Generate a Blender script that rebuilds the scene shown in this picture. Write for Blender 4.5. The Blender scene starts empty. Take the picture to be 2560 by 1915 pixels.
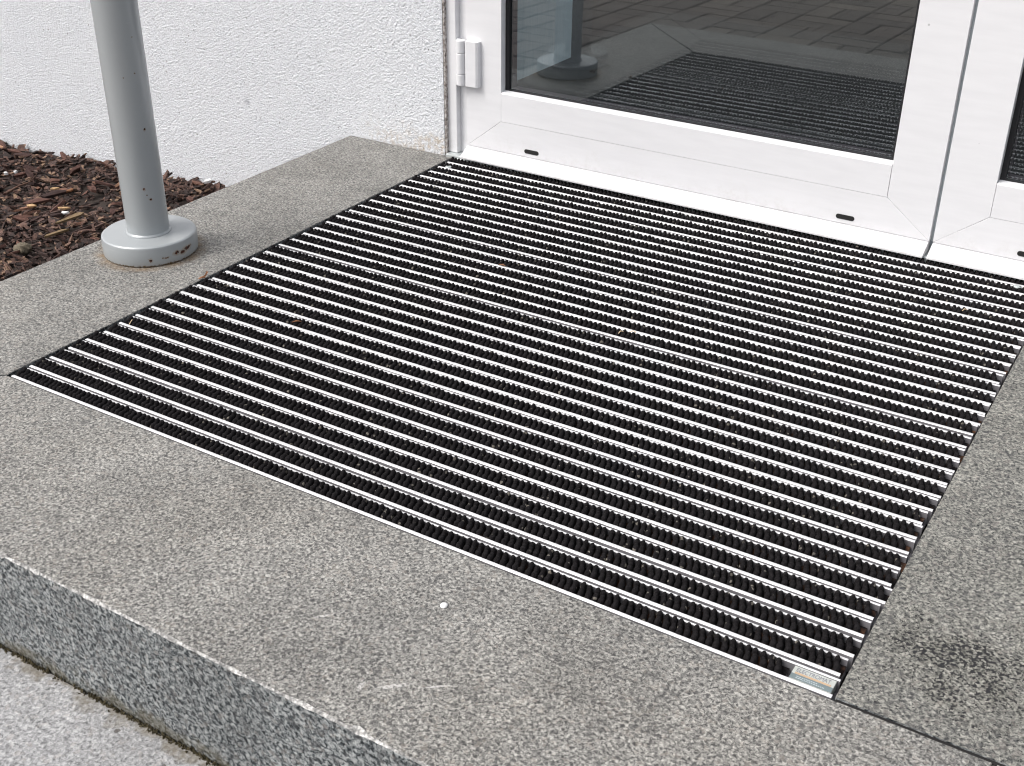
import bpy, bmesh, math, random
from mathutils import Vector, Matrix, noise

rnd = random.Random(7)
R = math.radians
scene = bpy.context.scene
C = scene.collection

# ------------------------------------------------------------------ camera
cam_data = bpy.data.cameras.new('camera')
cam = bpy.data.objects.new('camera', cam_data)
C.objects.link(cam)
right = Vector((0.8508, 0.5254, 0.0063)).normalized()
fwd = Vector((-0.4555, 0.7435, -0.4896)).normalized()
right = (right - fwd * right.dot(fwd)).normalized()
up = right.cross(fwd)
m = Matrix((right, up, -fwd)).transposed().to_4x4()
m.translation = Vector((1.3379, -0.8716, 0.8026))
cam.matrix_world = m
cam_data.sensor_fit = 'HORIZONTAL'
cam_data.sensor_width = 36
cam_data.lens = 36 * 3008.2 / 2560
cam_data.clip_start = 0.02
cam_data.clip_end = 400
scene.camera = cam

# ------------------------------------------------------------------ sky, sun, exposure
SUN_EL, SUN_AZ = 52, 222          # azimuth measured clockwise from +Y
world = bpy.data.worlds.new('World')
scene.world = world
world.use_nodes = True
wn, wl = world.node_tree.nodes, world.node_tree.links
bg = wn['Background']
sky = wn.new('ShaderNodeTexSky')
sky.sky_type = 'NISHITA'
sky.sun_disc = False
sky.sun_elevation = R(SUN_EL)
sky.sun_rotation = R(SUN_AZ)
sky.air_density = 1.0
sky.dust_density = 6.0
sky.ozone_density = 1.0
hs = wn.new('ShaderNodeHueSaturation')
hs.inputs['Saturation'].default_value = 0.30     # overcast: the blue is washed out
wl.new(sky.outputs[0], hs.inputs['Color'])
wl.new(hs.outputs[0], bg.inputs['Color'])
bg.inputs['Strength'].default_value = 0.15
sun_data = bpy.data.lights.new('sun', 'SUN')
sun_data.energy = 0.95
sun_data.angle = R(30)
sun_data.color = (1.0, 0.965, 0.92)
sun = bpy.data.objects.new('sun', sun_data)
C.objects.link(sun)
az, el = R(SUN_AZ), R(SUN_EL)
to_sun = Vector((math.sin(az) * math.cos(el), math.cos(az) * math.cos(el), math.sin(el)))
sun.rotation_euler = to_sun.to_track_quat('Z', 'Y').to_euler()
sun.location = (0, -3, 5)
vs = scene.view_settings
vs.view_transform = 'Standard'
vs.look = 'None'
vs.gamma = 1
vs.use_curve_mapping = False
vs.exposure = 0.44


# ------------------------------------------------------------------ helpers
class NG:
    """small node-graph helper"""
    def __init__(self, name):
        self.mat = bpy.data.materials.new(name)
        self.mat.use_nodes = True
        self.nt = self.mat.node_tree
        self.b = self.nt.nodes['Principled BSDF']
        self.out = self.nt.nodes['Material Output']
        self.tc = None

    def put(self, sock, v):
        if isinstance(v, bpy.types.NodeSocket):
            self.nt.links.new(v, sock)
        elif isinstance(v, (tuple, list)) and len(v) == 3 and sock.type == 'RGBA':
            sock.default_value = (*v, 1)
        else:
            sock.default_value = v

    def node(self, t, ins=None, **props):
        n = self.nt.nodes.new('ShaderNode' + t)
        for k, v in props.items():
            setattr(n, k, v)
        for k, v in (ins or {}).items():
            self.put(n.inputs[k], v)
        return n

    def pos(self):
        return self.node('NewGeometry').outputs['Position']

    def obj(self):
        return self.node('TexCoord').outputs['Object']

    def rand(self):
        return self.node('ObjectInfo').outputs['Random']

    def scale(self, vec, s):
        n = self.node('VectorMath', operation='MULTIPLY')
        self.put(n.inputs[0], vec)
        n.inputs[1].default_value = s
        return n.outputs[0]

    def noise(self, vec, scale, detail=3, rough=0.55, dist=0.0):
        return self.node('TexNoise', {'Vector': vec, 'Scale': scale, 'Detail': detail, 'Roughness': rough, 'Distortion': dist}).outputs['Fac']

    def vor(self, vec, scale, out='Color', feature='F1'):
        return self.node('TexVoronoi', {'Vector': vec, 'Scale': scale}, feature=feature).outputs[out]

    def ramp(self, fac, stops, interp='LINEAR'):
        n = self.node('ValToRGB', {'Fac': fac})
        cr = n.color_ramp
        cr.interpolation = interp
        while len(cr.elements) < len(stops):
            cr.elements.new(0.5)
        for e, (p, c) in zip(cr.elements, stops):
            e.position = p
            e.color = (*c, 1) if not isinstance(c, (int, float)) else (c, c, c, 1)
        return n.outputs['Color']

    def mix(self, fac, a, b, mode='MIX'):
        n = self.node('Mix', data_type='RGBA', blend_type=mode)
        self.put(n.inputs['Factor'], fac)
        self.put(n.inputs['A'], a)
        self.put(n.inputs['B'], b)
        return n.outputs['Result']

    def math(self, op, a, b=0.0, clamp=False):
        n = self.node('Math', operation=op, use_clamp=clamp)
        self.put(n.inputs[0], a)
        self.put(n.inputs[1], b)
        return n.outputs[0]

    def rng(self, v, a, b, c=0.0, d=1.0):
        n = self.node('MapRange', {'Value': v, 'From Min': a, 'From Max': b, 'To Min': c, 'To Max': d})
        return n.outputs[0]

    def dist(self, vec, p, s=(1, 1, 1)):
        n = self.node('VectorMath', operation='SUBTRACT')
        self.put(n.inputs[0], vec)
        n.inputs[1].default_value = p
        k = self.node('VectorMath', operation='MULTIPLY')
        self.put(k.inputs[0], n.outputs[0])
        k.inputs[1].default_value = s
        l = self.node('VectorMath', operation='LENGTH')
        self.put(l.inputs[0], k.outputs[0])
        return l.outputs['Value']

    def bump(self, h, strength, distance):
        n = self.node('Bump', {'Height': h, 'Strength': strength, 'Distance': distance})
        self.put(self.b.inputs['Normal'], n.outputs[0])

    def set(self, **kw):
        for k, v in kw.items():
            self.put(self.b.inputs[k.replace('_', ' ')], v)
        return self.mat


def mesh(name, verts, faces, mats, parent=None, idx=None, smooth=False, link=True):
    me = bpy.data.meshes.new(name)
    me.from_pydata(verts, [], faces)
    for mt in (mats if isinstance(mats, (list, tuple)) else [mats]):
        me.materials.append(mt)
    if idx:
        me.polygons.foreach_set('material_index', idx)
    if smooth:
        me.polygons.foreach_set('use_smooth', [True] * len(me.polygons))
    me.update()
    if not link:
        return me
    return obj(name, me, parent)


def obj(name, me, parent=None):
    o = bpy.data.objects.new(name, me)
    C.objects.link(o)
    if parent:
        o.parent = parent
    return o


def tag(o, label=None, cat=None, group=None, kind=None):
    if label: o['label'] = label
    if cat: o['category'] = cat
    if group: o['group'] = group
    if kind: o['kind'] = kind
    return o


def empty(name, loc=(0, 0, 0), rz=0.0):
    o = bpy.data.objects.new(name, None)
    o.empty_display_size = 0.05
    o.location = loc
    o.rotation_euler = (0, 0, rz)
    C.objects.link(o)
    return o


def bm_obj(name, bm, mat, parent=None, smooth=False, bevel=0.0, seg=2):
    if bevel:
        bmesh.ops.bevel(bm, geom=list(bm.edges), offset=bevel, segments=seg, profile=0.5, affect='EDGES')
    bmesh.ops.recalc_face_normals(bm, faces=bm.faces)
    me = bpy.data.meshes.new(name)
    bm.to_mesh(me)
    bm.free()
    me.materials.append(mat)
    if smooth:
        me.polygons.foreach_set('use_smooth', [True] * len(me.polygons))
    return obj(name, me, parent)


def add_box(bm, x0, x1, y0, y1, z0, z1):
    v = [bm.verts.new((x, y, z)) for x in (x0, x1) for y in (y0, y1) for z in (z0, z1)]
    for f in ((0, 1, 3, 2), (4, 6, 7, 5), (0, 4, 5, 1), (2, 3, 7, 6), (0, 2, 6, 4), (1, 5, 7, 3)):
        bm.faces.new([v[i] for i in f])


def box(name, x0, x1, y0, y1, z0, z1, mat, parent=None, bevel=0.0, seg=2):
    bm = bmesh.new()
    add_box(bm, x0, x1, y0, y1, z0, z1)
    return bm_obj(name, bm, mat, parent, bevel=bevel, seg=seg)


def prism(name, poly, axis, a, b, mat, parent=None, bevel=0.0):
    """polygon extruded along axis: 'y' takes (x,z), 'x' takes (y,z), 'z' takes (x,y)"""
    bm = bmesh.new()
    f = {'y': lambda p, t: (p[0], t, p[1]), 'x': lambda p, t: (t, p[0], p[1]), 'z': lambda p, t: (p[0], p[1], t)}[axis]
    v0 = [bm.verts.new(f(p, a)) for p in poly]
    v1 = [bm.verts.new(f(p, b)) for p in poly]
    n = len(poly)
    bm.faces.new(v0)
    bm.faces.new(v1[::-1])
    for i in range(n):
        bm.faces.new((v0[i], v1[i], v1[(i + 1) % n], v0[(i + 1) % n]))
    return bm_obj(name, bm, mat, parent, bevel=bevel)


def lathe(name, prof, cx, cy, mat, parent=None, n=64, closed=True):
    vs_, fs = [], []
    for r, z in prof:
        for i in range(n):
            a = 2 * math.pi * i / n
            vs_.append((cx + r * math.cos(a), cy + r * math.sin(a), z))
    for j in range(len(prof) - 1):
        for i in range(n):
            k = (i + 1) % n
            fs.append((j * n + i, j * n + k, (j + 1) * n + k, (j + 1) * n + i))
    if closed:
        fs.append(tuple(range(n))[::-1])
        fs.append(tuple((len(prof) - 1) * n + i for i in range(n)))
    o = mesh(name, vs_, fs, mat, parent, smooth=True)
    es = o.data
    es.set_sharp_from_angle(angle=R(28))
    return o


# ------------------------------------------------------------------ materials
def granite(name, kind):
    lift = 1.0
    g = NG(name)
    p = g.pos()
    if kind == 'top':
        stops = [(0.34, (0.06, 0.06, 0.063)), (0.43, (0.165, 0.163, 0.162)), (0.50, (0.28, 0.279, 0.273)), (0.57, (0.38, 0.377, 0.368)), (0.68, (0.60, 0.592, 0.575))]
        sc = 300
    elif kind == 'right':
        stops = [(0.34, (0.045, 0.047, 0.048)), (0.43, (0.135, 0.135, 0.128)), (0.50, (0.245, 0.242, 0.222)), (0.57, (0.345, 0.34, 0.308)), (0.68, (0.55, 0.535, 0.485))]
        sc = 270
    elif kind == 'riser':
        stops = [(0.37, (0.012, 0.016, 0.020)), (0.44, (0.085, 0.10, 0.108)), (0.50, (0.245, 0.262, 0.265)), (0.56, (0.37, 0.388, 0.39)), (0.66, (0.565, 0.58, 0.575))]
        sc = 210
    else:  # low
        stops = [(0.32, (0.13, 0.131, 0.136)), (0.43, (0.27, 0.271, 0.276)), (0.54, (0.38, 0.381, 0.386)), (0.68, (0.55, 0.55, 0.553))]
        sc = 240
        lift = 1.18
    fine = g.noise(p, sc, 3.0, 0.62, 0.6)
    col = g.ramp(fine, stops)
    grains = g.vor(p, sc * 0.85)
    gr = g.node('SeparateColor', {'Color': grains})
    col = g.mix(g.rng(gr.outputs[0], 0.80, 0.86, 0, 0.2 if kind == 'low' else 0.5), col, (0.07, 0.07, 0.075))
    col = g.mix(g.rng(gr.outputs[1], 0.86, 0.92, 0, 0.22), col, (0.46, 0.41, 0.37))
    big = g.noise(p, 5.0, 4.0, 0.6)
    col = g.mix(1.0, col, g.ramp(big, [(0.3, 0.60), (0.7, 0.83)]), 'MULTIPLY')
    mid = g.noise(p, 28.0, 3.0, 0.6)
    col = g.mix(1.0, col, g.ramp(mid, [(0.3, 0.86), (0.7, 1.08)]), 'MULTIPLY')
    if kind in ('top', 'right'):
        # warm run-off tint and the rust ring left by the post's foot
        col = g.mix(g.rng(g.noise(p, 3.1, 3), 0.48, 0.72, 0, 0.14), col, g.mix(1.0, col, (1.06, 0.98, 0.86), 'MULTIPLY'))
        d = g.dist(p, (-0.166, 0.414, 0.0))
        ring = g.rng(d, 0.076, 0.098, 1, 0)
        ring = g.math('MULTIPLY', ring, g.rng(g.noise(p, 45, 3), 0.35, 0.65, 0.15, 0.8))
        col = g.mix(ring, col, (0.19, 0.12, 0.055))
    if kind == 'top':
        # pale scuffs left by shoes and dragged things
        for q, ang, L, W_ in (((0.682, -0.165, 0), 0.85, 0.011, 0.0022), ((0.803, -0.207, 0), 0.75, 0.020, 0.0035), ((0.776, -0.222, 0), 1.9, 0.010, 0.003), ((0.838, -0.186, 0), 0.7, 0.016, 0.0015)):
            mp = g.node('Mapping', {'Vector': p, 'Location': q, 'Rotation': (0, 0, ang), 'Scale': (L, W_, 1)}, vector_type='TEXTURE')
            dd = g.dist(mp.outputs[0], (0, 0, 0), (1, 1, 0))
            col = g.mix(g.math('MULTIPLY', g.rng(dd, 1.0, 0.5, 0, 0.6), g.rng(g.noise(p, 330, 2), 0.38, 0.55)), col, (0.62, 0.61, 0.62))
    if kind == 'right':
        # dark soaked-in stain
        dst = g.dist(p, (1.262, 0.112, 0), (1, 1.25, 1))
        wob = g.math('ADD', dst, g.rng(g.noise(p, 22, 3), 0.3, 0.7, -0.05, 0.05))
        msk = g.rng(wob, 0.105, 0.020, 0, 1)
        blot = g.rng(g.math('ADD', g.noise(p, 260, 2, 0.6, 0.3), g.rng(msk, 0, 1, 0.13, -0.02)), 0.455, 0.50, 1, 0)
        col = g.mix(g.math('MULTIPLY', msk, 0.10), col, (0.20, 0.18, 0.10))
        col = g.mix(blot, col, (0.014, 0.014, 0.016))
    if kind == 'riser':
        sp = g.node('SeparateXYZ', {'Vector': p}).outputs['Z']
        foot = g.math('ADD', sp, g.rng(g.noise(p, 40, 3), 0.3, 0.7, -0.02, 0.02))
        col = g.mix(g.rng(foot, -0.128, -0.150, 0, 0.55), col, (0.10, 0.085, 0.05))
    if kind == 'low':
        sp = g.node('SeparateXYZ', {'Vector': p}).outputs['Y']
        foot = g.math('ADD', sp, g.rng(g.noise(p, 45, 3), 0.3, 0.7, -0.015, 0.015))
        col = g.mix(g.rng(foot, -0.290, -0.276, 0, 0.6), col, (0.10, 0.082, 0.05))
        specks = g.rng(gr.outputs[2], 0.992, 0.994, 0, 0.8)
        col = g.mix(specks, col, (0.06, 0.05, 0.045))
    if kind == 'top':
        col = g.mix(1.0, col, (1.06, 1.045, 1.005), 'MULTIPLY')
    if lift != 1.0:
        col = g.mix(1.0, col, (lift, lift, lift), 'MULTIPLY')
    h = g.math('ADD', g.noise(p, sc * 0.8, 2), g.math('MULTIPLY', g.noise(p, 60, 3), 0.6))
    g.bump(h, {'top': 0.30, 'right': 0.3, 'riser': 0.75, 'low': 0.6}[kind], 0.002)
    return g.set(Base_Color=col, Roughness=0.66, Specular_IOR_Level=0.35)


G_TOP, G_RIGHT, G_RISER, G_LOW = (granite('granite_' + k, k) for k in ('top', 'right', 'riser', 'low'))


def arris():
    g = NG('granite_arris')
    p = g.pos()
    col = g.ramp(g.noise(p, 260, 3, 0.6), [(0.3, (0.12, 0.12, 0.12)), (0.5, (0.33, 0.325, 0.315)), (0.65, (0.66, 0.65, 0.63))])
    col = g.mix(g.rng(g.noise(p, 26, 4, 0.7), 0.40, 0.56), g.mix(1.0, col, (0.55, 0.55, 0.55), 'MULTIPLY'), col)
    return g.set(Base_Color=col, Roughness=0.7)


G_ARRIS = arris()


def stucco():
    g = NG('white_stucco')
    p = g.pos()
    n1 = g.noise(p, 300, 3, 0.65, 0.6)
    n2 = g.noise(p, 155, 3, 0.55, 0.4)
    v = g.vor(p, 230, 'Distance')
    h = g.math('ADD', g.math('ADD', n1, g.math('MULTIPLY', n2, 0.7)), g.math('MULTIPLY', v, 0.5))
    col = g.mix(g.noise(p, 6, 3), (0.815, 0.84, 0.885), (0.845, 0.86, 0.89))
    pit_shade = g.rng(n1, 0.46, 0.30, 0, 0.65)  # self-shadow between the stucco grains, put into the colour
    col = g.mix(pit_shade, col, (0.36, 0.37, 0.40))
    sx = g.node('SeparateXYZ', {'Vector': p})
    # splash-back dirt low on the wall beside the door
    wob = g.rng(g.noise(p, 25, 4), 0.3, 0.7, -0.03, 0.03)
    zlow = g.rng(g.math('ADD', sx.outputs['Z'], wob), 0.055, 0.0, 0, 1)
    xr = g.rng(sx.outputs['X'], -0.27, -0.12, 0, 1)
    dirt = g.math('MULTIPLY', g.math('MULTIPLY', zlow, xr), g.rng(g.noise(p, 120, 3), 0.42, 0.6, 0.1, 0.85))
    col = g.mix(g.math('MULTIPLY', dirt, 0.7), col, (0.50, 0.38, 0.24))
    specks = g.math('MULTIPLY', g.rng(g.node('SeparateColor', {'Color': g.vor(p, 160)}).outputs[0], 0.988, 0.990, 0, 0.8), g.rng(g.vor(p, 160, 'Distance'), 0.32, 0.22, 0, 1))
    col = g.mix(specks, col, (0.12, 0.11, 0.11))
    scr = g.dist(p, (-0.566, 1.088, 0.025), (1.0, 1, 1.4))
    col = g.mix(g.math('MULTIPLY', g.rng(scr, 0.012, 0.004, 0, 1), g.rng(n1, 0.4, 0.5, 0, 0.7)), col, (0.3, 0.31, 0.36))
    g.bump(h, 1.0, 0.0046)
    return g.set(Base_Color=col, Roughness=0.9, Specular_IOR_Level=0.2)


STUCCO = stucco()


def dirty_edge():
    g = NG('dirty_plaster_edge')
    p = g.pos()
    col = g.ramp(g.noise(p, 170, 3, 0.65), [(0.34, (0.10, 0.085, 0.08)), (0.46, (0.36, 0.32, 0.29)), (0.6, (0.58, 0.55, 0.53))])
    g.bump(g.noise(p, 150, 3), 0.9, 0.004)
    return g.set(Base_Color=col, Roughness=0.9)


EDGE = dirty_edge()


def white_pvc():
    g = NG('white_door_paint')
    p = g.pos()
    col = g.mix(g.rng(g.noise(g.scale(p, (6, 6, 40)), 2.0, 3), 0.35, 0.75), (0.755, 0.755, 0.775), (0.715, 0.715, 0.735))
    s = g.rng(g.node('SeparateColor', {'Color': g.vor(p, 55)}).outputs[0], 0.99, 0.992, 0, 0.5)
    dd = g.rng(g.vor(p, 55, 'Distance'), 0.12, 0.08, 0, 1)
    col = g.mix(g.math('MULTIPLY', s, dd), col, (0.2, 0.2, 0.2))
    z = g.node('SeparateXYZ', {'Vector': p}).outputs['Z']
    splash = g.math('MULTIPLY', g.rng(g.math('ADD', z, g.rng(g.noise(p, 18, 4), 0.3, 0.7, -0.02, 0.02)), 0.06, 0.0, 0, 1), g.rng(g.noise(p, 70, 4, 0.7), 0.45, 0.75, 0.05, 0.45))
    col = g.mix(splash, col, (0.40, 0.37, 0.33))
    g.bump(g.noise(p, 9, 2), 0.04, 0.003)
    return g.set(Base_Color=col, Roughness=0.32)


WHITE = white_pvc()


def plain(name, col, rough=0.6, metal=0.0, bump=None, var=0.12, vs_=40):
    g = NG(name)
    p = g.pos()
    n = g.noise(p, vs_, 4, 0.6)
    c = g.mix(1.0, tuple(col), g.ramp(n, [(0.25, 1 - var), (0.75, 1 + var)]), 'MULTIPLY')
    if bump:
        g.bump(g.noise(p, bump[0], 3), bump[1], bump[2])
    return g.set(Base_Color=c, Roughness=rough, Metallic=metal)


BLACK_RUBBER = plain('black_rubber', (0.008, 0.008, 0.010), 0.6)
SLOT_DARK = plain('slot_dark', (0.006, 0.006, 0.006), 0.8)
GREY_SEAL = plain('grey_seal', (0.46, 0.51, 0.53), 0.5)
SPACER = plain('spacer_bar', (0.16, 0.13, 0.14), 0.5)
WELL = plain('mat_well', (0.010, 0.009, 0.009), 0.9)
SILL = plain('sill_aluminium', (0.62, 0.66, 0.66), 0.35, 0.6)


def alu():
    g = NG('mat_aluminium')
    p = g.pos()
    sx = g.scale(p, (3, 260, 260))
    c = g.ramp(g.noise(sx, 1.0, 3), [(0.3, (0.70, 0.70, 0.71)), (0.7, (0.84, 0.835, 0.845))])
    wear = g.rng(g.noise(p, 60, 4, 0.7), 0.56, 0.72, 0, 0.5)
    c = g.mix(wear, c, (0.42, 0.39, 0.39))
    c = g.mix(g.rng(g.noise(p, 7, 3), 0.45, 0.75, 0, 0.35), c, (0.55, 0.54, 0.56))
    return g.set(Base_Color=c, Roughness=0.42, Metallic=0.35, Specular_IOR_Level=0.8)


ALU = alu()


def tuft_mat():
    g = NG('black_rib_pile')
    p = g.obj()
    w = g.pos()
    rr = g.rand()
    n = g.noise(p, 420, 3, 0.7)
    c = g.ramp(n, [(0.3, (0.004, 0.0035, 0.0038)), (0.7, (0.018, 0.016, 0.0175))])
    sep = g.node('SeparateXYZ', {'Vector': w})
    # brown grit trodden into the right half
    side = g.rng(sep.outputs['X'], 0.45, 1.0, 0.15, 1.0)
    low = g.rng(sep.outputs['Z'], -0.001, -0.006, 0, 1)
    dust = g.math('MULTIPLY', g.math('MULTIPLY', side, low), g.rng(g.noise(w, 33, 4, 0.6), 0.5, 0.68, 0, 0.8))
    c = g.mix(dust, c, (0.17, 0.085, 0.05))
    lint = g.rng(g.node('SeparateColor', {'Color': g.vor(w, 330)}).outputs[0], 0.985, 0.99, 0, 0.6)
    c = g.mix(lint, c, (0.22, 0.20, 0.17))
    g.bump(g.noise(p, 900, 2), 0.8, 0.001)
    return g.set(Base_Color=c, Roughness=0.95, Specular_IOR_Level=0.12)


TUFT = tuft_mat()


def post_paint():
    g = NG('silver_grey_paint')
    p = g.pos()
    c = g.mix(g.noise(p, 14, 4), (0.345, 0.368, 0.382), (0.38, 0.40, 0.41))
    pos = lambda x, z, dx=0: (x, z)
    cx, cy = -0.166, 0.414
    fa = math.atan2(-0.8716 - cy, 1.3379 - cx)      # bearing of the camera's side of the post
    spots = []
    for da, z, r, w in ((0.05, 0.118, 0.0024, 1), (0.30, 0.100, 0.0024, 1), (0.16, 0.108, 0.001, 1), (0.5, 0.215, 0.0022, 1), (0.42, 0.305, 0.0012, 1), (0.55, 0.36, 0.001, 1), (-0.1, 0.30, 0.001, 1), (0.25, 0.42, 0.0013, 1)):
        a = fa + da
        spots.append(((cx + 0.0345 * math.cos(a), cy + 0.0345 * math.sin(a), z), r, (1, 1, 1.2)))
    for da, z, r, sx in ((-0.05, 0.012, 0.0030, 1), (0.2, 0.0135, 0.0018, 1), (0.28, 0.0125, 0.004, 2.2), (0.52, 0.0165, 0.006, 1.6), (0.68, 0.0145, 0.008, 2.0), (0.80, 0.0175, 0.009, 2.2), (0.88, 0.019, 0.006, 2.0)):
        a = fa + da
        spots.append(((cx + 0.077 * math.cos(a), cy + 0.077 * math.sin(a), z), r, (1, 1, sx)))
    wob = g.rng(g.noise(p, 260, 3, 0.7), 0.3, 0.7, -0.0028, 0.0028)
    core, rim = None, None
    for q, r, s in spots:
        d = g.math('ADD', g.dist(p, q, s), g.math('MULTIPLY', wob, min(1.0, r / 0.004)))
        k = g.rng(d, r * 0.75, r * 0.55, 0, 1)
        k2 = g.rng(d, r * 1.5, r * 0.9, 0, 1)
        core = k if core is None else g.math('MAXIMUM', core, k)
        rim = k2 if rim is None else g.math('MAXIMUM', rim, k2)
    c = g.mix(g.math('MULTIPLY', rim, 0.45), c, (0.28, 0.17, 0.08))
    rust = g.ramp(g.noise(p, 400, 2), [(0.35, (0.012, 0.006, 0.006)), (0.65, (0.09, 0.022, 0.010))])
    c = g.mix(core, c, rust)
    z = g.node('SeparateXYZ', {'Vector': p}).outputs['Z']
    foot = g.rng(g.math('ADD', z, g.math('MULTIPLY', wob, 0.8)), 0.004, 0.0012, 0, 0.95)
    c = g.mix(foot, c, (0.10, 0.06, 0.02))
    scuff = g.rng(g.noise(g.scale(p, (1, 1, 4)), 45, 4, 0.7), 0.62, 0.72, 0, 0.25)
    c = g.mix(scuff, c, (0.45, 0.46, 0.47))
    g.bump(g.noise(p, 60, 3), 0.08, 0.001)
    return g.set(Base_Color=c, Roughness=0.27, Metallic=0.15)


POST = post_paint()


def bark(name, shift):
    g = NG(name)
    p = g.obj()
    rr = g.rand()
    tone = g.ramp(rr, [(0.0, (0.020, 0.012, 0.011)), (0.35, (0.055, 0.031, 0.026)), (0.7, (0.10, 0.056, 0.043)), (0.9, (0.17, 0.10, 0.068)), (1.0, (0.30, 0.20, 0.125))])
    streak = g.noise(g.scale(p, (60, 420, 420)), 1.0, 4, 0.7)
    c = g.mix(1.0, tone, g.ramp(streak, [(0.3, 0.55), (0.7, 1.75)]), 'MULTIPLY')
    c = g.mix(1.0, c, shift, 'MULTIPLY')
    g.bump(streak, 0.7, 0.003)
    return g.set(Base_Color=c, Roughness=0.85, Specular_IOR_Level=0.3)


BARK = bark('bark', (1.1, 0.98, 0.98))


def litter():
    g = NG('bark_litter')
    p = g.pos()
    cell = g.node('SeparateColor', {'Color': g.vor(p, 70)})
    tone = g.ramp(cell.outputs[0], [(0.0, (0.014, 0.009, 0.008)), (0.5, (0.042, 0.024, 0.020)), (0.85, (0.10, 0.056, 0.043)), (1.0, (0.20, 0.13, 0.085))])
    c = g.mix(1.0, tone, g.ramp(g.noise(p, 260, 3, 0.7), [(0.3, 0.6), (0.7, 1.9)]), 'MULTIPLY')
    g.bump(g.noise(p, 200, 3), 0.7, 0.004)
    return g.set(Base_Color=c, Roughness=0.9)


LITTER = litter()
PALE_WOOD = plain('pale_wood', (0.42, 0.27, 0.14), 0.8, var=0.35, vs_=120)
OLIVE_WOOD = plain('weathered_wood', (0.17, 0.115, 0.06), 0.85, var=0.4, vs_=150)
WHITE_CHIP = plain('white_plaster_crumb', (0.72, 0.72, 0.72), 0.8)
TWIG = plain('twig_bark', (0.12, 0.065, 0.045), 0.85, var=0.4, vs_=150)
STONE = plain('moss_stone', (0.12, 0.10, 0.07), 0.9, bump=(300, 0.9, 0.003), var=0.6, vs_=160)
DRY_LEAF = plain('dry_leaf', (0.20, 0.085, 0.035), 0.7, var=0.4, vs_=200)
STRAW = plain('straw', (0.55, 0.42, 0.27), 0.7)
MOSS = plain('dark_moss', (0.055, 0.045, 0.022), 0.95, var=0.5, vs_=150)
SOIL = plain('soil', (0.028, 0.019, 0.015), 0.95, var=0.4, vs_=60)


def pavers_mat():
    g = NG('brown_paver')
    p = g.pos()
    rr = g.rand()
    t = g.ramp(rr, [(0.0, (0.090, 0.072, 0.060)), (0.5, (0.125, 0.10, 0.084)), (1.0, (0.165, 0.135, 0.108))])
    c = g.mix(1.0, t, g.ramp(g.noise(p, 120, 4, 0.7), [(0.3, 0.75), (0.7, 1.25)]), 'MULTIPLY')
    c = g.mix(g.rng(g.noise(p, 1.3, 3), 0.4, 0.65), c, g.mix(1.0, c, (0.82, 0.76, 0.80), 'MULTIPLY'))
    g.bump(g.noise(p, 150, 3), 0.5, 0.003)
    return g.set(Base_Color=c, Roughness=0.85)


PAVER = pavers_mat()
SAND = plain('joint_sand', (0.035, 0.03, 0.026), 0.95, var=0.3, vs_=80)
KERB = plain('concrete_edging', (0.24, 0.23, 0.21), 0.9, bump=(150, 0.5, 0.003), vs_=60)
PLASTER_IN = None


def inner_wall():
    g = NG('interior_paint')
    p = g.pos()
    s = g.noise(g.scale(p, (1, 140, 16)), 1.0, 4, 0.6)
    c = g.ramp(s, [(0.3, (0.66, 0.80, 0.83)), (0.7, (0.80, 0.90, 0.92))])
    return g.set(Base_Color=c, Roughness=0.7)


PLASTER_IN = inner_wall()
DARK_FLOOR = plain('dark_stone_floor', (0.018, 0.017, 0.016), 0.75, var=0.2, vs_=90)
ROOM = plain('dim_interior', (0.03, 0.03, 0.03), 0.9)


def glass(name, refl):
    g = NG(name)
    nt = g.nt
    nt.nodes.remove(g.b)
    tr = g.node('BsdfTransparent', {'Color': (0.94, 0.965, 0.96)})
    gl = g.node('BsdfGlossy', {'Color': (0.90, 0.96, 1.0), 'Roughness': 0.004})
    fr = g.node('Fresnel', {'IOR': 1.5})
    k = g.math('ADD', g.math('MULTIPLY', fr.outputs[0], 0.9), refl, True)
    mx = g.node('MixShader')
    nt.links.new(k, mx.inputs[0])
    nt.links.new(tr.outputs[0], mx.inputs[1])
    nt.links.new(gl.outputs[0], mx.inputs[2])
    nt.links.new(mx.outputs[0], g.out.inputs['Surface'])
    return g.mat


GLASS_OUT = glass('outer_pane_glass', 0.105)
GLASS_IN = glass('inner_pane_glass', 0.03)

# ------------------------------------------------------------------ ground, landing, lower step
P = 0.032
MAT_W = 1.156
XL, XR = -0.008, 1.1600            # granite edges either side of the mat
YW = 1.088                         # wall face
ZLOW = -0.146

tag(mesh('ground', [(-60, -60, -0.27), (60, -60, -0.27), (60, 60, -0.27), (-60, 60, -0.27)], [(0, 1, 2, 3)], SAND), kind='structure')


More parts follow.
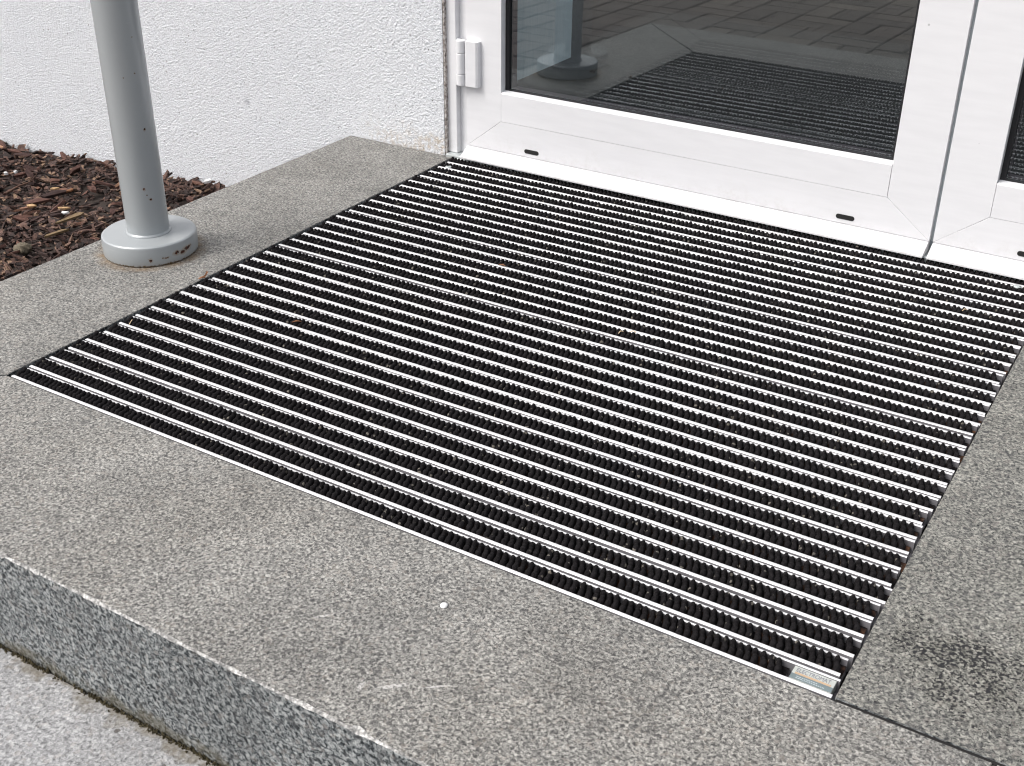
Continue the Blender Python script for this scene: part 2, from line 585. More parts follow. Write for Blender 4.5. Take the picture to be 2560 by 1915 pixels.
def slab(name, poly, z0, z1, mats, parent, cmin, cmax, seed, step=0.007, rough_edges=None):
    """stone block with a slightly chipped arris: mats = (top, side, arris)"""
    r = random.Random(seed)
    out, nrm, amp = [], [], []
    n = len(poly)
    for i in range(n):
        a, b = Vector(poly[i]), Vector(poly[(i + 1) % n])
        L = (b - a).length
        k = max(1, int(L / step))
        t = (b - a).normalized()
        inw = Vector((-t.y, t.x))
        pa = Vector(poly[i - 1])
        tp = (a - pa).normalized()
        corner = (inw + Vector((-tp.y, tp.x)))
        corner = corner / max(0.3, corner.dot(inw))
        for j in range(k):
            out.append(a + (b - a) * j / k)
            nrm.append(corner if j == 0 else inw)
            amp.append(i)
    N = len(out)
    low = 0.0
    cs = []
    for i in range(N):
        low = low * 0.6 + r.random() * 0.4
        c = cmin + (cmax - cmin) * (0.25 + 0.75 * r.random()) * (0.5 + low)
        if rough_edges and amp[i] in rough_edges:
            lo = noise.noise(Vector((out[i].x * 18, seed * 7.1, 0))) * 0.5 + 0.5
            c *= rough_edges[amp[i]] * (0.5 + 1.9 * lo * lo)
            if r.random() < 0.04:
                c *= 2.2
        cs.append(c)
    V = []
    for i in range(N):
        q = out[i] + nrm[i] * cs[i]
        V.append((q.x, q.y, z1))
    for i in range(N):
        q = out[i] + nrm[i] * (0.15 * cs[i] * r.random())
        V.append((q.x, q.y, z1 - cs[i] * (0.6 + 0.5 * r.random())))
    for i in range(N):
        V.append((out[i].x, out[i].y, z0))
    F = [tuple(range(N))]
    I = [0]
    for i in range(N):
        k = (i + 1) % N
        F.append((i, N + i, N + k, k))
        I.append(2 if not rough_edges or amp[i] in rough_edges else 0)
        F.append((N + i, 2 * N + i, 2 * N + k, N + k))
        I.append(1)
    return mesh(name, V, F, list(mats), parent, idx=I)


landing = box('landing', -0.262, 2.6, -0.262, 1.30, -0.25, -0.028, WELL)
tag(landing, kind='structure')
YF = -0.2715
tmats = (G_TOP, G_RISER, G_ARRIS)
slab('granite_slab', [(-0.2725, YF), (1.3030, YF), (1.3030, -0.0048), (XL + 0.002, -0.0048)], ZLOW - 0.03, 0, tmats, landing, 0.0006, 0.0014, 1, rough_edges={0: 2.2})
slab('granite_slab', [(1.3072, YF), (2.6, YF), (2.6, -0.0048), (1.3072, -0.0048)], ZLOW - 0.03, 0, tmats, landing, 0.0006, 0.0014, 2, rough_edges={0: 2.2})
slab('granite_slab', [(-0.2725, YF + 0.0035), (XL, -0.0005), (XL, YW - 0.001), (-0.2725, YW - 0.001)], -0.25, -0.0004, (G_TOP, G_RISER, G_TOP), landing, 0.0005, 0.0013, 3)
slab('granite_slab', [(XR, 0.0), (2.6, 0.0), (2.6, YW - 0.006), (XR, YW - 0.006)], -0.12, 0.0003, (G_RIGHT, G_RISER, G_RIGHT), landing, 0.0005, 0.0013, 4)

box('joint', XR + 0.001, 2.59, -0.0046, -0.0002, -0.02, -0.0022, WELL, landing)
box('joint', 1.3032, 1.3070, YF + 0.004, -0.006, -0.02, -0.0015, SAND, landing)
lower = box('lower_step', -0.30, 2.6, -0.60, -0.2745, -0.26, ZLOW - 0.03, SAND)
tag(lower, kind='structure')
slab('granite_slab', [(-0.30, -0.62), (1.52, -0.62), (1.52, -0.2738), (-0.30, -0.2738)], ZLOW - 0.03, ZLOW, (G_LOW, G_LOW, G_ARRIS), lower, 0.001, 0.002, 5)
slab('granite_slab', [(1.524, -0.62), (2.6, -0.62), (2.6, -0.2738), (1.524, -0.2738)], ZLOW - 0.03, ZLOW, (G_LOW, G_LOW, G_ARRIS), lower, 0.001, 0.002, 6)

# moss and grit in the joint at the foot of the riser
V, F = [], []
for i in range(2600):
    x = rnd.uniform(-0.1, 1.6)
    if noise.noise(Vector((x * 14, 3, 0))) < -0.15 and rnd.random() < 0.7:
        continue
    y = -0.2735 - abs(rnd.gauss(0, 0.0022))
    s = rnd.uniform(0.0008, 0.0026)
    b = len(V)
    a = rnd.uniform(0, 6.28)
    for k in range(3):
        V.append((x + s * math.cos(a + k * 2.09), y + s * math.sin(a + k * 2.09), ZLOW - 0.0005))
    V.append((x + rnd.gauss(0, s * 0.6), y + rnd.gauss(0, s * 0.6), ZLOW + rnd.uniform(0.6, 2.0) * s))
    F += [(b, b + 1, b + 3), (b + 1, b + 2, b + 3), (b + 2, b, b + 3)]
tag(mesh('moss', V, F, MOSS), 'thin line of dark moss and grit along the foot of the granite step', 'moss', kind='stuff')

# ------------------------------------------------------------------ block paving in front of the steps
pavement = mesh('pavement', [(-60, -60, -0.162), (60, -60, -0.162), (60, -0.60, -0.162), (-60, -0.60, -0.162),
                             (-60, -0.06, -0.1621), (-0.31, -0.06, -0.1621), (-0.31, -0.60, -0.1621)],
                [(0, 1, 2, 3), (3, 6, 5, 4)], SAND)
tag(pavement, kind='structure')


def paver_mesh(w, d):
    bm = bmesh.new()
    add_box(bm, -w / 2, w / 2, -d / 2, d / 2, -0.03, 0)
    top = [e for e in bm.edges if all(v.co.z > -0.001 for v in e.verts)]
    bmesh.ops.bevel(bm, geom=top, offset=0.0035, segments=1, affect='EDGES')
    bmesh.ops.recalc_face_normals(bm, faces=bm.faces)
    me = bpy.data.meshes.new('paver')
    bm.to_mesh(me)
    bm.free()
    me.materials.append(PAVER)
    return me


PW = [paver_mesh(0.194, 0.094), paver_mesh(0.094, 0.194)]
cells = []
for iy in range(0, 24):
    for ix in range(-14, 16):
        x, y = ix * 0.2 + 0.1, -0.72 - iy * 0.2
        cells.append((x, y, (ix + iy) % 2))
for iy in range(0, 3):                      # beside the steps, in front of the bark bed
    for ix in range(-14, -2):
        x, y = ix * 0.2 + 0.183, -0.52 + iy * 0.2
        if x < -0.40:
            cells.append((x, y, (ix + iy + 1) % 2))
cells.sort(key=lambda c: abs(c[0] + 0.1) * 1.1 + abs(c[1] + 1.3))
SV, SF = [], []
for n, (x, y, o) in enumerate(cells):
    for s in (-1, 1):
        px, py = (x, y + s * 0.05) if o == 0 else (x + s * 0.05, y)
        z = -0.150 + rnd.uniform(-0.0025, 0.001)
        if n < 145:
            ob = obj('paver', PW[o], pavement)
            ob.location = (px, py, z)
            ob.rotation_euler = (rnd.gauss(0, 0.004), rnd.gauss(0, 0.004), rnd.gauss(0, 0.006))
        else:
            b = len(SV)
            for v in PW[o].vertices:
                SV.append((px + v.co.x, py + v.co.y, z + v.co.z))
            SF += [tuple(b + i for i in p.vertices) for p in PW[o].polygons]
tag(mesh('far_pavers', SV, SF, PAVER, pavement), kind='stuff')

# ------------------------------------------------------------------ bark bed
BX0, BX1, BY0, BY1 = -3.2, -0.2735, -0.06, YW


def bark_z(x, y):
    t = min(1, max(0, (x + 1.35) / 0.95))
    t = t * t * (3 - 2 * t)
    z = -0.222 + 0.046 * t
    z += 0.014 * noise.noise(Vector((x * 5, y * 5, 1.3))) + 0.007 * noise.noise(Vector((x * 17, y * 17, 4.1)))
    return z


nx, ny = 90, 46
V = [(BX0 + (BX1 - BX0) * i / nx, BY0 + (BY1 - BY0) * j / ny, 0) for j in range(ny + 1) for i in range(nx + 1)]
V = [(x, y, bark_z(x, y) - 0.008) for x, y, z in V]
F = [(j * (nx + 1) + i, j * (nx + 1) + i + 1, (j + 1) * (nx + 1) + i + 1, (j + 1) * (nx + 1) + i) for j in range(ny) for i in range(nx)]
bed = mesh('bark_bed', V, F, SOIL)
tag(bed, kind='structure')
box('edging_stone', BX0, -0.306, -0.058, -0.012, -0.26, -0.147, KERB, bed, bevel=0.004)


def chip_geo(r, L, W, T):
    """irregular flake: ragged outline, a split end, curled, thin"""
    n = r.choice((5, 6, 7))
    pts = []
    for k in range(n):
        a = 2 * math.pi * (k + r.uniform(-0.3, 0.3)) / n
        ex = 0.72 + r.uniform(-0.22, 0.28)
        pts.append((L / 2 * math.cos(a) * ex, W / 2 * math.sin(a) * ex))
    curl = r.uniform(-0.5, 0.9) * W
    bend = r.uniform(-0.35, 0.35) * L * 0.3
    f = lambda x, y: curl * (y / (W + 1e-6)) ** 2 * 1.2 + bend * (x / L) ** 2 * 2
    V = [(x, y, f(x, y) + T / 2) for x, y in pts] + [(x * 0.95, y * 0.9, f(x, y) - T / 2) for x, y in pts]
    V.append((r.uniform(-.1, .1) * L, 0, T * 0.8))
    F = []
    for k in range(n):
        j = (k + 1) % n
        F.append((k, j, 2 * n))
        F.append((k, n + k, n + j, j))
    F.append(tuple(range(n, 2 * n))[::-1])
    return V, F


CH = []
for k in range(14):
    r = random.Random(100 + k)
    L = r.uniform(0.034, 0.075)
    v, f = chip_geo(r, L, L * r.uniform(0.2, 0.5), r.uniform(0.0025, 0.006))
    CH.append((v, f, mesh('bark_chip', v, f, BARK, link=False)))


def in_view_bark(r):
    while True:
        x, y = r.uniform(-1.75, -0.285), r.uniform(0.10, YW - 0.012)
        return x, y


r = random.Random(21)
for k in range(290):
    x, y = in_view_bark(r)
    me = CH[r.randrange(len(CH))][2]
    o = obj('bark_chip', me, bed)
    o.location = (x, y, bark_z(x, y) + r.uniform(0.004, 0.014))
    o.rotation_euler = (r.gauss(0, 0.35), r.gauss(0, 0.3), r.gauss(0.5, 0.8))
    s = r.uniform(0.6, 1.3)
    o.scale = (s, s, s)
SV, SF = [], []
for k in range(9000):
    if k < 7600:
        x, y = in_view_bark(r)
    else:
        x, y = r.uniform(-3.1, -0.285), r.uniform(-0.04, YW - 0.012)
    v, f, _ = CH[r.randrange(len(CH))]
    s = r.uniform(0.25, 0.85)
    M = Matrix.Translation((x, y, bark_z(x, y) + r.uniform(-0.006, 0.008))) @ Matrix.Rotation(r.gauss(0.4, 1.0), 4, 'Z') @ Matrix.Rotation(r.gauss(0, 0.45), 4, 'X') @ Matrix.Rotation(r.gauss(0, 0.4), 4, 'Y') @ Matrix.Scale(s, 4)
    b = len(SV)
    SV += [tuple(M @ Vector(q)) for q in v]
    SF += [tuple(b + i for i in ff) for ff in f]
tag(mesh('bark_litter', SV, SF, LITTER, bed), kind='stuff')


def single_chip(name, x, y, L, W, T, rz, mat, label, cat, seed, tilt=0.1, dz=0.016):
    v, f = chip_geo(random.Random(seed), L, W, T)
    o = mesh(name, v, f, mat)
    o.location = (x, y, bark_z(x, y) + dz)
    o.rotation_euler = (tilt, -tilt * 0.5, rz)
    return tag(o, label, cat)


single_chip('wood_splinter', -0.845, 0.764, 0.040, 0.010, 0.004, 0.45, PALE_WOOD, 'short pale tan wood splinter lying in the middle of the bark', 'splinter', 1)
single_chip('wood_splinter', -0.747, 0.7, 0.115, 0.018, 0.005, 1.45, OLIVE_WOOD, 'long olive brown wood splinter on the bark left of the post foot', 'splinter', 2)
single_chip('wood_splinter', -0.703, 0.63, 0.075, 0.014, 0.005, 1.3, OLIVE_WOOD, 'weathered wood splinter on the bark close to the granite edge', 'splinter', 12)
single_chip('wood_chip', -0.938, 0.752, 0.040, 0.016, 0.004, 0.5, PALE_WOOD, 'frayed ochre wood chip near the left edge of the bark bed', 'wood chip', 3)
single_chip('wood_chip', -0.985, 0.857, 0.026, 0.011, 0.004, 0.6, PALE_WOOD, 'small pale wood chip in the upper bark, beside an orange one', 'wood chip', 4)
single_chip('wood_chip', -0.943, 0.866, 0.026, 0.014, 0.004, 1.6, DRY_LEAF, 'orange brown wood chip beside a small pale one in the upper bark', 'wood chip', 5)
single_chip('plaster_crumb', -1.2, 0.885, 0.016, 0.012, 0.006, 0.2, WHITE_CHIP, 'white plaster crumb at the far left of the bark bed', 'crumb', 6)
single_chip('plaster_crumb', -1.19, 0.905, 0.014, 0.009, 0.005, 0.4, WHITE_CHIP, 'white plaster crumb just right of the leftmost white crumb', 'crumb', 7)
single_chip('plaster_crumb', -0.803, 0.736, 0.028, 0.012, 0.004, 0.5, WHITE_CHIP, 'flat white flake under the short tan splinter on the bark', 'crumb', 8)
single_chip('plaster_crumb', -0.66, 1.03, 0.030, 0.014, 0.006, 1.3, WHITE_CHIP, 'white plaster flake on the bark in the corner by the wall', 'crumb', 9)
# twig
tw = [Vector((-1.085, 0.795, 0)), Vector((-1.088, 0.835, 0)), Vector((-1.098, 0.875, 0)), Vector((-1.115, 0.91, 0))]
for k, q in enumerate(tw):
    q.z = bark_z(q.x, q.y) + 0.016 + 0.004 * (k % 2)
V, F = [], []
for k, q in enumerate(tw):
    rr = 0.0032 - 0.0004 * k
    for i in range(6):
        a = i * math.pi / 3
        V.append((q.x + rr * math.cos(a) * 0.7, q.y - rr * math.cos(a) * 0.7, q.z + rr * math.sin(a)))
for k in range(3):
    for i in range(6):
        j = (i + 1) % 6
        F.append((k * 6 + i, k * 6 + j, k * 6 + 6 + j, k * 6 + 6 + i))
F += [tuple(range(6))[::-1], tuple(range(18, 24))]
tag(mesh('twig', V, F, TWIG, smooth=True), 'thin brown twig lying across the upper left bark', 'twig')
# mossy stone
bm = bmesh.new()
bmesh.ops.create_icosphere(bm, subdivisions=3, radius=1)
for v in bm.verts:
    k = 1 + 0.38 * noise.noise(v.co * 1.9) + 0.14 * noise.noise(v.co * 4.5)
    v.co = Vector((v.co.x * 0.019 * k, v.co.y * 0.016 * k, v.co.z * 0.013 * k))
st = bm_obj('pebble', bm, STONE, smooth=True)
st.location = (-0.712, 0.552, bark_z(-0.712, 0.552) + 0.008)
tag(st, 'rounded olive grey pebble in the bark near the granite edge', 'pebble')

# ------------------------------------------------------------------ building: wall and interior
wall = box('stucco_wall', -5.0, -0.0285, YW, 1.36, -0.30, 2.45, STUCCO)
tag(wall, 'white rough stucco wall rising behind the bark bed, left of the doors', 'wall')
box('wall_end', -0.0283, -0.0245, YW + 0.0015, 1.115, 0.0005, 2.45, EDGE, wall)
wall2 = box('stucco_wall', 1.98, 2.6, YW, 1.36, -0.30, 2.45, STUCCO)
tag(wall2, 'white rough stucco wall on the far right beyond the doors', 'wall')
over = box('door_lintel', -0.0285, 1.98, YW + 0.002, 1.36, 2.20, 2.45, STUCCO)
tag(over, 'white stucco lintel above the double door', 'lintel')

floor_in = box('interior_floor', -3.0, 4.0, 1.36, 6.0, -0.05, -0.001, DARK_FLOOR)
tag(floor_in, kind='structure')
pier = box('interior_wall', -0.60, -0.20, 1.3605, 1.924, -0.02, 2.8, PLASTER_IN)
tag(pier, kind='structure')
rm = bmesh.new()
add_box(rm, -3.0, 4.0, 1.3602, 6.0, -0.0005, 2.8)
rm.faces.ensure_lookup_table()
# ceiling and right wall left out so added daylight brightens the inner wall
for f in [f for f in rm.faces if f.calc_center_median().y < 1.37 or f.calc_center_median().z < 0.1 or f.calc_center_median().z > 2.7 or f.calc_center_median().x > 3.9]:
    rm.faces.remove(f)
room = bm_obj('interior_room', rm, ROOM)
tag(room, kind='structure')

# ------------------------------------------------------------------ doors (whole set stands a hair out of square)
YAW = R(-0.45)
HX, HY = 0.0, 1.100


def frame_root(name):
    return empty(name, (HX, HY, 0), YAW)


frame = frame_root('door_frame')
tag(frame, 'white fixed door frame with jambs, head and low aluminium sill', 'door frame')
# coordinates below: x along the door, y outwards negative, from the hinge line
box('jamb', -0.0250, -0.0030, -0.003, 0.060, 0.006, 2.12, WHITE, frame, bevel=0.0012)
box('jamb_rebate', -0.0028, 0.0170, 0.010, 0.058, 0.006, 2.12, WHITE, frame, bevel=0.0008)
box('jamb', 1.955, 1.979, -0.003, 0.060, 0.006, 2.12, WHITE, frame, bevel=0.0012)
box('head', -0.025, 1.979, -0.003, 0.060, 2.121, 2.198, WHITE, frame, bevel=0.0012)
prism('sill', [(-0.018, -0.012), (-0.018, 0.0035), (-0.014, 0.0055), (0.10, 0.0055), (0.10, -0.012)], 'x', -0.022, 1.979, SILL, frame)


def leaf(name, label, x0, x1, hinge_left, cap):
    t = frame_root(name)
    tag(t, label, 'door')
    W_, B = 0.081, 0.062          # stile width, bottom rail height
    zb, zt = 0.0265, 2.115
    bead = 0.0595
    y0, y1 = 0.0, 0.055
    bv = 0.0006
    xi0, xi1 = x0 + W_, x1 - W_
    g = 0.0003
    prism('stile', [(x0, zb), (xi0 - g, zb + B), (xi0 - g, zt - B), (x0, zt)], 'y', y0, y1, WHITE, t, bevel=bv)
    prism('stile', [(x1, zb), (x1, zt), (xi1 + g, zt - B), (xi1 + g, zb + B)], 'y', y0, y1, WHITE, t, bevel=bv)
    rail = prism('bottom_rail', [(x0 + g, zb), (x1 - g, zb), (xi1, zb + B - g), (xi0, zb + B - g)], 'y', y0, y1, WHITE, t, bevel=bv)
    prism('top_rail', [(x0 + g, zt), (xi0, zt - B + g), (xi1, zt - B + g), (x1 - g, zt)], 'y', y0, y1, WHITE, t, bevel=bv)
    gz = zb + B + bead            # lower edge of the glass
    bd = prism('glazing_bead', [(-0.0004, zb + B + g), (0.050, zb + B + g), (0.050, gz - 0.001), (0.0168, gz), (0.0012, gz - 0.0015), (-0.0004, gz - 0.004)], 'x', xi0 + g, xi1 - g, WHITE, t)
    # weather bar sloping out over the sill
    bar = prism('weather_bar', [(-0.0008, zb - 0.0007), (-0.029, 0.0105), (-0.029, 0.0065), (0.010, 0.0065), (0.010, zb - 0.0007)], 'x', x0 + 0.0005, x1 - 0.0005, WHITE, t, bevel=0.0007)
    # gaskets round the glass
    gy0, gy1 = 0.0150, 0.0245
    box('gasket', xi0, xi0 + 0.0085, gy0, gy1, gz, zt - B, BLACK_RUBBER, t)
    box('gasket', xi1 - 0.0065, xi1, gy0, gy1, gz, zt - B, BLACK_RUBBER, t)
    box('gasket', xi0 + 0.0085, xi1 - 0.0065, gy0, gy1, gz - 0.002, gz + 0.0022, BLACK_RUBBER, t)
    # two panes; the outer one stands minutely out of plumb
    tilt = -math.tan(R(0.57))
    h = zt - B - gz
    pane = mesh('glass_pane', [(xi0 + 0.0005, 0.0190, gz + 0.001), (xi1 - 0.0005, 0.0190, gz + 0.001), (xi1 - 0.0005, 0.0190 - h * tilt, zt - B), (xi0 + 0.0005, 0.0190 - h * tilt, zt - B)], [(0, 1, 2, 3)], GLASS_OUT, t)
    mesh('glass_pane', [(xi0 + 0.0005, 0.044, gz + 0.001), (xi1 - 0.0005, 0.044, gz + 0.001), (xi1 - 0.0005, 0.044, zt - B), (xi0 + 0.0005, 0.044, zt - B)], [(0, 1, 2, 3)], GLASS_IN, t)
    # spacer bar of the double glazing
    bm = bmesh.new()
    add_box(bm, xi0 + 0.009, xi0 + 0.0100, 0.0245, 0.042, gz + 0.0024, zt - B)
    add_box(bm, xi0 + 0.0102, xi1 - 0.008, 0.0245, 0.042, gz + 0.0024, gz + 0.0034)
    bm_obj('spacer_bar', bm, SPACER, t)
    # drain slots in the bottom rail
    for sx, sz in cap:
        pts = []
        for k in range(9):
            a = math.pi / 2 + math.pi * k / 8
            pts.append((sx - 0.0122 + 0.0042 * math.cos(a), sz + 0.0042 * math.sin(a)))
        for k in range(9):
            a = -math.pi / 2 + math.pi * k / 8
            pts.append((sx + 0.0122 + 0.0042 * math.cos(a), sz + 0.0042 * math.sin(a)))
        prism('drain_slot', pts, 'y', -0.0007, 0.004, SLOT_DARK, rail)
    return t


L1 = leaf('door', 'white glazed left door leaf with hinge, behind the mat', 0.0200, 0.9520, True, ((0.172, 0.0385), (0.806, 0.0385)))
L2 = leaf('door', 'white glazed right door leaf cut off by the right photo edge', 0.9580, 1.9450, False, ((1.108, 0.0385), (1.74, 0.0385)))
box('meeting_seal', 0.9522, 0.9578, 0.012, 0.05, 0.024, 2.115, GREY_SEAL, L1)


def hinge(parent, z0, z1):
    hz = [z0, z0 + (z1 - z0) * 0.255, z0 + (z1 - z0) * 0.715, z1]
    h = lathe('hinge', [(0.0, z0 - 0.0006), (0.0070, z0 - 0.0006), (0.0070, z1 - 0.0015), (0.0, z1 - 0.0015)], 0.0125, -0.0085, WHITE, parent, n=20, closed=False)
    for k in range(3):
        a, b = hz[k] + 0.0004, hz[k + 1] - 0.0004
        lathe('hinge_knuckle', [(0.0, a), (0.0090, a), (0.0097, a + 0.0008), (0.0097, b - 0.0008), (0.0090, b), (0.0, b)], 0.0125, -0.0085, WHITE, h, n=28, closed=False)
    prism('hinge_plate', [(0.0240, -0.0003), (0.0240, -0.0110), (0.0270, -0.0128), (0.0490, -0.0122), (0.0535, -0.0090), (0.0545, -0.0003)], 'z', z0, z1, WHITE, h, bevel=0.0006)
    prism('hinge_plate', [(-0.0045, 0.0105), (0.0035, 0.0105), (0.0035, -0.003), (0.0, -0.006)], 'z', z0 + 0.001, z1 - 0.001, WHITE, h)
    return h


hinge(L1, 0.150, 0.2385)
hinge(L1, 1.80, 1.8885)

# ------------------------------------------------------------------ post
post = empty('post', (-0.166, 0.414, 0))
tag(post, 'grey painted tubular metal post standing on the granite edge beside the bark', 'post')
px_, py_ = 0.0, 0.0
lathe('foot_cover', [(0.0768, 0.0006), (0.0776, 0.003), (0.0778, 0.029), (0.0768, 0.0325), (0.0745, 0.0342), (0.071, 0.0346), (0.036, 0.0346)], 0, 0, POST, post, n=96, closed=False)
lathe('weld_bead', [(0.0370, 0.0343), (0.0372, 0.0355), (0.0362, 0.0372), (0.0346, 0.0385)], 0, 0, POST, post, n=64, closed=False)
lathe('tube', [(0.0346, 0.030), (0.0346, 2.30), (0.030, 2.302)], 0, 0, POST, post, n=64, closed=True)

# ------------------------------------------------------------------ entrance mat
matroot = empty('entrance_mat', (0, 0, 0))
tag(matroot, 'black ribbed entrance mat with bright aluminium bars set into the landing', 'door mat')


def profile_mesh(name, length, yb):
    """aluminium channel: wide front bar, back bar ending at yb, thin web"""
    sec = [(-0.0025, -0.020), (-0.0025, -0.0006), (-0.0020, 0.0), (0.0017, 0.0), (0.0022, -0.0006), (0.0022, -0.016),
           (0.0230, -0.016), (0.0230, -0.0006), (0.0234, 0.0), (yb - 0.0005, 0.0), (yb, -0.0006), (yb, -0.020)]
    n = len(sec)
    V = [(0, y, z) for y, z in sec] + [(length, y, z) for y, z in sec]
    F = [tuple(range(n)), tuple(range(n, 2 * n))[::-1]]
    F += [(i, n + i, n + (i + 1) % n, (i + 1) % n) for i in range(n)]
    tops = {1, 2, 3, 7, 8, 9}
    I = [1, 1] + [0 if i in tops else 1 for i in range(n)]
    me = mesh(name, V, F, [ALU, ALU_SIDE_SHADE], idx=I, link=False)
    bm = bmesh.new()
    bm.from_mesh(me)
    bmesh.ops.recalc_face_normals(bm, faces=bm.faces)
    bm.to_mesh(me)
    bm.free()
    return me


def strip_mesh(name, length, seed):
    """rib pile: two offset rows of rounded tufts on a dark backing"""
    r = random.Random(seed)
    V, F = [], []

    def dome(cx, cy, rx, ry, zt, zb, lean, pw):
        nseg, rings = 8, 5
        b = len(V)
        tw = r.uniform(-0.3, 0.3)
        for k in range(rings):
            ph = (k / rings) * math.pi / 2
            for i in range(nseg):
                a = 2 * math.pi * i / nseg + 0.2 + tw
                j = 1 + r.uniform(-0.08, 0.08)
                cr = math.cos(ph) ** pw
                V.append((cx + rx * cr * math.cos(a) * j, cy + ry * cr * math.sin(a) * j + lean * math.sin(ph), zb + (zt - zb) * math.sin(ph)))
        V.append((cx, cy + lean, zt))
        for k in range(rings - 1):
            for i in range(nseg):
                j = (i + 1) % nseg
                F.append((b + k * nseg + i, b + k * nseg + j, b + (k + 1) * nseg + j, b + (k + 1) * nseg + i))
        for i in range(nseg):
            F.append((b + (rings - 1) * nseg + i, b + (rings - 1) * nseg + (i + 1) % nseg, b + rings * nseg))

    n = int(length / 0.008)
    for k in range(n):
        x = 0.004 + k * 0.008 + r.gauss(0, 0.0004)
        dz = r.gauss(0, 0.0005)
        sq = 0.0012 * max(0, noise.noise(Vector((x * 9, seed * 3.7, 0.5))))       # trodden-down stretches
        dome(x + 0.0016 + r.gauss(0, 0.0003), 0.0075 + r.gauss(0, 0.0004), 0.0043, 0.0052, 0.0035 + dz - sq, -0.008, -0.0002, 0.5)
        dome(x - 0.0020 + r.gauss(0, 0.0003), 0.0178 + r.gauss(0, 0.0004), 0.0038, 0.0048, 0.0037 + r.gauss(0, 0.0005) - sq, -0.008, 0.0014, 0.6)
        dome(x - 0.0002, 0.0130, 0.0038, 0.0040, 0.0022 + dz, -0.008, 0.0, 0.6)
    b = len(V)
    V += [(0, 0.0033, -0.0075), (length, 0.0033, -0.0075), (length, 0.0224, -0.0075), (0, 0.0224, -0.0075)]
    F.append((b, b + 1, b + 2, b + 3))
    return mesh(name, V, F, TUFT, smooth=True, link=False)


ALU_SIDE_SHADE = plain('mat_aluminium_side_shade', (0.30, 0.29, 0.31), 0.55, 0.5, var=0.25)  # darker copy for the side faces: shade in the gaps put into the colour
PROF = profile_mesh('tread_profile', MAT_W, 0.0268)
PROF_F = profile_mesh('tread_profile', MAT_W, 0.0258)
STRIPS = [strip_mesh('tuft_strip', MAT_W + 0.0005, 50 + k) for k in range(4)]
STRIP_SHORT = strip_mesh('tuft_strip', 1.108, 60)
OFF = {3: 0.0016, 4: 0.0008, 17: 0.003, 18: 0.0022, 19: 0.0012, 20: 0.0004, 23: 0.003, 24: 0.0022, 25: 0.0012, 26: 0.0004}
r = random.Random(5)
RUB = {}


def box_mesh(name, *a):
    bm = bmesh.new()
    add_box(bm, *a[:6])
    bmesh.ops.recalc_face_normals(bm, faces=bm.faces)
    me = bpy.data.meshes.new(name)
    bm.to_mesh(me)
    bm.free()
    me.materials.append(a[6])
    return me


for k in range(34):
    jx = r.gauss(0, 0.0012) if k else 0.0
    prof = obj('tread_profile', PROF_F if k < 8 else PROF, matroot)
    prof.location = (jx + 0.001, k * P + OFF.get(k, r.gauss(0, 0.0002)), r.gauss(0, 0.0002))
    s = obj('tuft_strip', STRIP_SHORT if k == 0 else STRIPS[k % 4], prof)
    s.location = (-0.0015 + r.gauss(0, 0.0012), 0, 0)
    if k < 33:      # black rubber spacer hung between two profiles
        y0 = 0.0258 if k < 8 else 0.0268
        RUB[k < 8] = RUB.get(k < 8) or box_mesh('rubber_spacer', 0.004, MAT_W - 0.004, y0 + 0.0001, y0 + 0.0042, -0.012, -0.0042, BLACK_RUBBER)
        obj('rubber_spacer', RUB[k < 8], prof)

# round screw caps on the bars near the door
for cx, cy in ((0.0219, 1.0271), (1.1090, 1.0440)):
    lathe('screw_cap', [(0.0062, 0.0003), (0.0062, 0.0020), (0.0052, 0.0028), (0.002, 0.0031)], cx, cy, SILL, matroot, n=24)

# maker's plate filling the right end of the first rib
plate = empty('name_plate', (0, 0, 0))
plate.parent = matroot
lx0, lx1, ly0, ly1 = 1.1132, 1.1545, 0.0034, 0.0222
PL_TOP = plain('plate_light', (0.50, 0.52, 0.49), 0.45, 0.2)
PL_BOT = plain('plate_dark', (0.17, 0.21, 0.22), 0.45, 0.2)
ORANGE = plain('plate_orange', (0.50, 0.33, 0.20), 0.5)
INK = plain('plate_ink', (0.22, 0.22, 0.25), 0.6)
PALE_INK = plain('plate_pale_ink', (0.40, 0.45, 0.47), 0.6)
bpy.data.objects.remove(plate)
plate = box('name_plate', lx0, lx1, ly0, ly1, -0.012, -0.0012, PL_TOP, matroot, bevel=0.0004)
plate['label'] = 'small grey and orange printed plate in the front right corner'
box('dark_band', lx0 + 0.0002, lx1 - 0.0002, ly0 + 0.0003, ly0 + 0.0075, -0.0030, -0.0009, PL_BOT, plate)
box('orange_line', lx0 + 0.003, lx1 - 0.003, ly0 + 0.0080, ly0 + 0.0088, -0.0030, -0.0009, ORANGE, plate)
box('orange_line', lx0 + 0.003, lx1 - 0.003, ly0 + 0.0094, ly0 + 0.0102, -0.0030, -0.0009, ORANGE, plate)


def text(name, body, x, y, z, size, width, mat, parent):
    cu = bpy.data.curves.new(name, 'FONT')
    cu.body = body
    cu.size = size
    cu.extrude = 0.0001
    o = bpy.data.objects.new(name, cu)
    C.objects.link(o)
    dg = bpy.context.evaluated_depsgraph_get()
    me = bpy.data.meshes.new_from_object(o.evaluated_get(dg))
    bpy.data.objects.remove(o)
    w = max(v.co.x for v in me.vertices) - min(v.co.x for v in me.vertices)
    for v in me.vertices:
        v.co.x *= width / w
    me.materials.clear()
    me.materials.append(mat)
    t = obj(name, me, parent)
    t.location = (x, y, z)
    return t


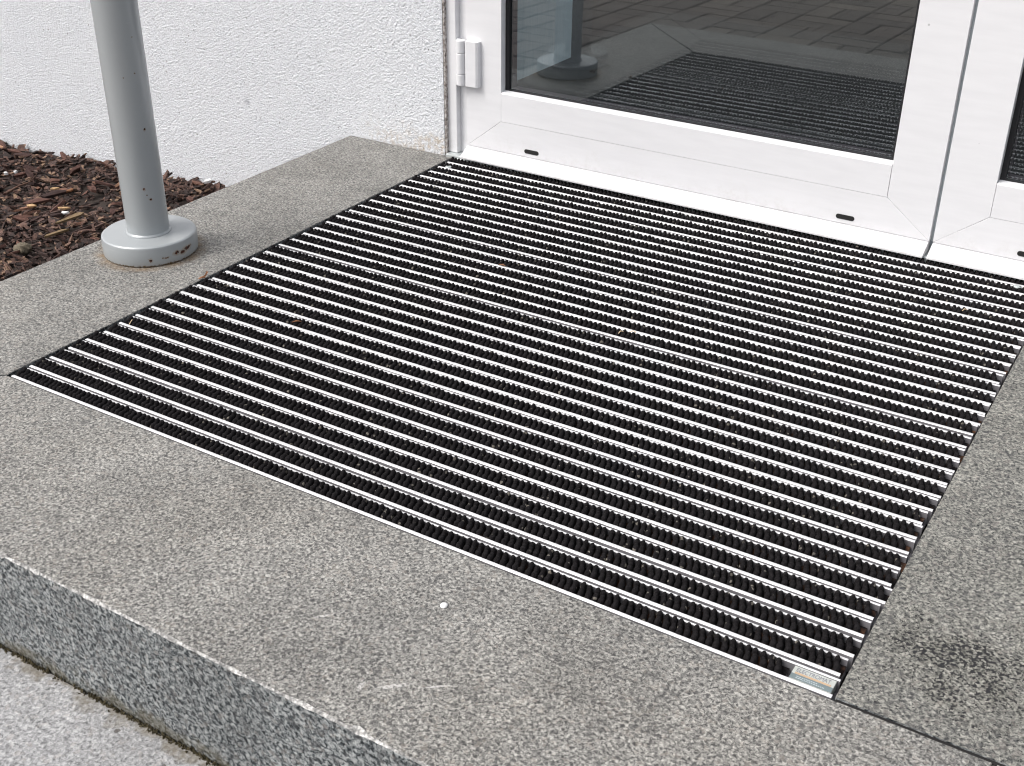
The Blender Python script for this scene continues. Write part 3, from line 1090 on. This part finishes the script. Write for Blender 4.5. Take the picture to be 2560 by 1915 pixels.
text('lettering', 'ELECTROMAT', lx0 + 0.0030, ly0 + 0.0112, -0.0010, 0.0080, 0.0335, INK, plate)
for yy, w in ((0.0048, 0.021), (0.0025, 0.026)):
    x = lx0 + 0.006
    rr = random.Random(int(yy * 1e5))
    bm = bmesh.new()
    while x < lx0 + 0.006 + w:
        ww = rr.uniform(0.0008, 0.0022)
        add_box(bm, x, x + ww, ly0 + yy - 0.0005, ly0 + yy + 0.0006, -0.0012, -0.0008)
        x += ww + 0.0006
    bm_obj('small_print', bm, PALE_INK, plate)

# ------------------------------------------------------------------ bits lying about
def leaf_bit(name, pts, mat, label, cat, z, loc, rz=0):
    n = len(pts)
    V = [(x, y, zz) for x, y, zz in pts] + [(x * 0.96, y * 0.96, zz - 0.0006) for x, y, zz in pts]
    F = [tuple(range(n)), tuple(range(n, 2 * n))[::-1]] + [(i, n + i, n + (i + 1) % n, (i + 1) % n) for i in range(n)]
    o = mesh(name, V, F, mat)
    o.location = (*loc, z)
    o.rotation_euler = (0, 0, rz)
    return tag(o, label, cat)


leaf_bit('dry_leaf', [(-0.008, -0.002, 0.0), (-0.003, -0.004, 0.002), (0.004, -0.002, 0.003), (0.009, 0.002, 0.011), (0.006, 0.003, 0.012), (0.002, 0.003, 0.004), (-0.005, 0.002, 0.002)], DRY_LEAF, 'curled brown leaf scrap caught at the left edge of the mat', 'leaf', 0.001, (-0.006, 0.372), 0.5)
leaf_bit('dry_leaf', [(-0.006, -0.001, 0.001), (0.000, -0.002, 0.002), (0.007, 0.0, 0.001), (0.001, 0.002, 0.0025)], DRY_LEAF, 'reddish leaf scrap on a bar in the upper left of the mat', 'leaf', 0.0015, (0.371, 0.672), 0.1)
leaf_bit('dry_leaf', [(-0.007, -0.001, 0.001), (0.001, -0.002, 0.003), (0.008, 0.001, 0.001), (0.0, 0.002, 0.003)], DRY_LEAF, 'thin brown leaf scrap on the tufts in the left half of the mat', 'leaf', 0.003, (0.226, 0.328), 0.6)
leaf_bit('straw', [(-0.007, -0.0005, 0.001), (0.006, -0.0004, 0.003), (0.007, 0.0005, 0.003), (-0.006, 0.0006, 0.001)], STRAW, 'tiny pale straw bit across the left end of the mat', 'straw', 0.002, (0.0195, 0.196), 2.0)
for k, (x, y, rz, lab) in enumerate(((0.665, 0.566, 0.3, 'pale lint crumb near the middle of the mat'),
                                     (0.650, 0.556, 1.2, 'small straw thread just below the crumb in mid mat'),
                                     (1.060, 0.905, 0.9, 'pale curled straw thread in the right part of the mat'))):
    leaf_bit('straw', [(-0.005, -0.0006, 0.001), (0.0, 0.0004, 0.003), (0.005, -0.0004, 0.001), (0.005, 0.0006, 0.0015), (0.0, 0.0014, 0.0035), (-0.005, 0.0004, 0.001)], STRAW, lab, 'straw', 0.0028, (x, y), rz)
bm = bmesh.new()
bmesh.ops.create_icosphere(bm, subdivisions=2, radius=0.0042)
for v in bm.verts:
    v.co.z *= 0.45
    v.co *= 1 + 0.25 * noise.noise(v.co * 300)
cr = bm_obj('white_crumb', bm, WHITE_CHIP, smooth=True)
cr.location = (0.7777, -0.0873, 0.0012)
tag(cr, 'small round white crumb lying on the granite in front of the mat', 'crumb')

scene.render.engine = 'CYCLES'
scene.cycles.filter_width = 1.15
scene.cycles.max_bounces = 8
scene.cycles.transparent_max_bounces = 12
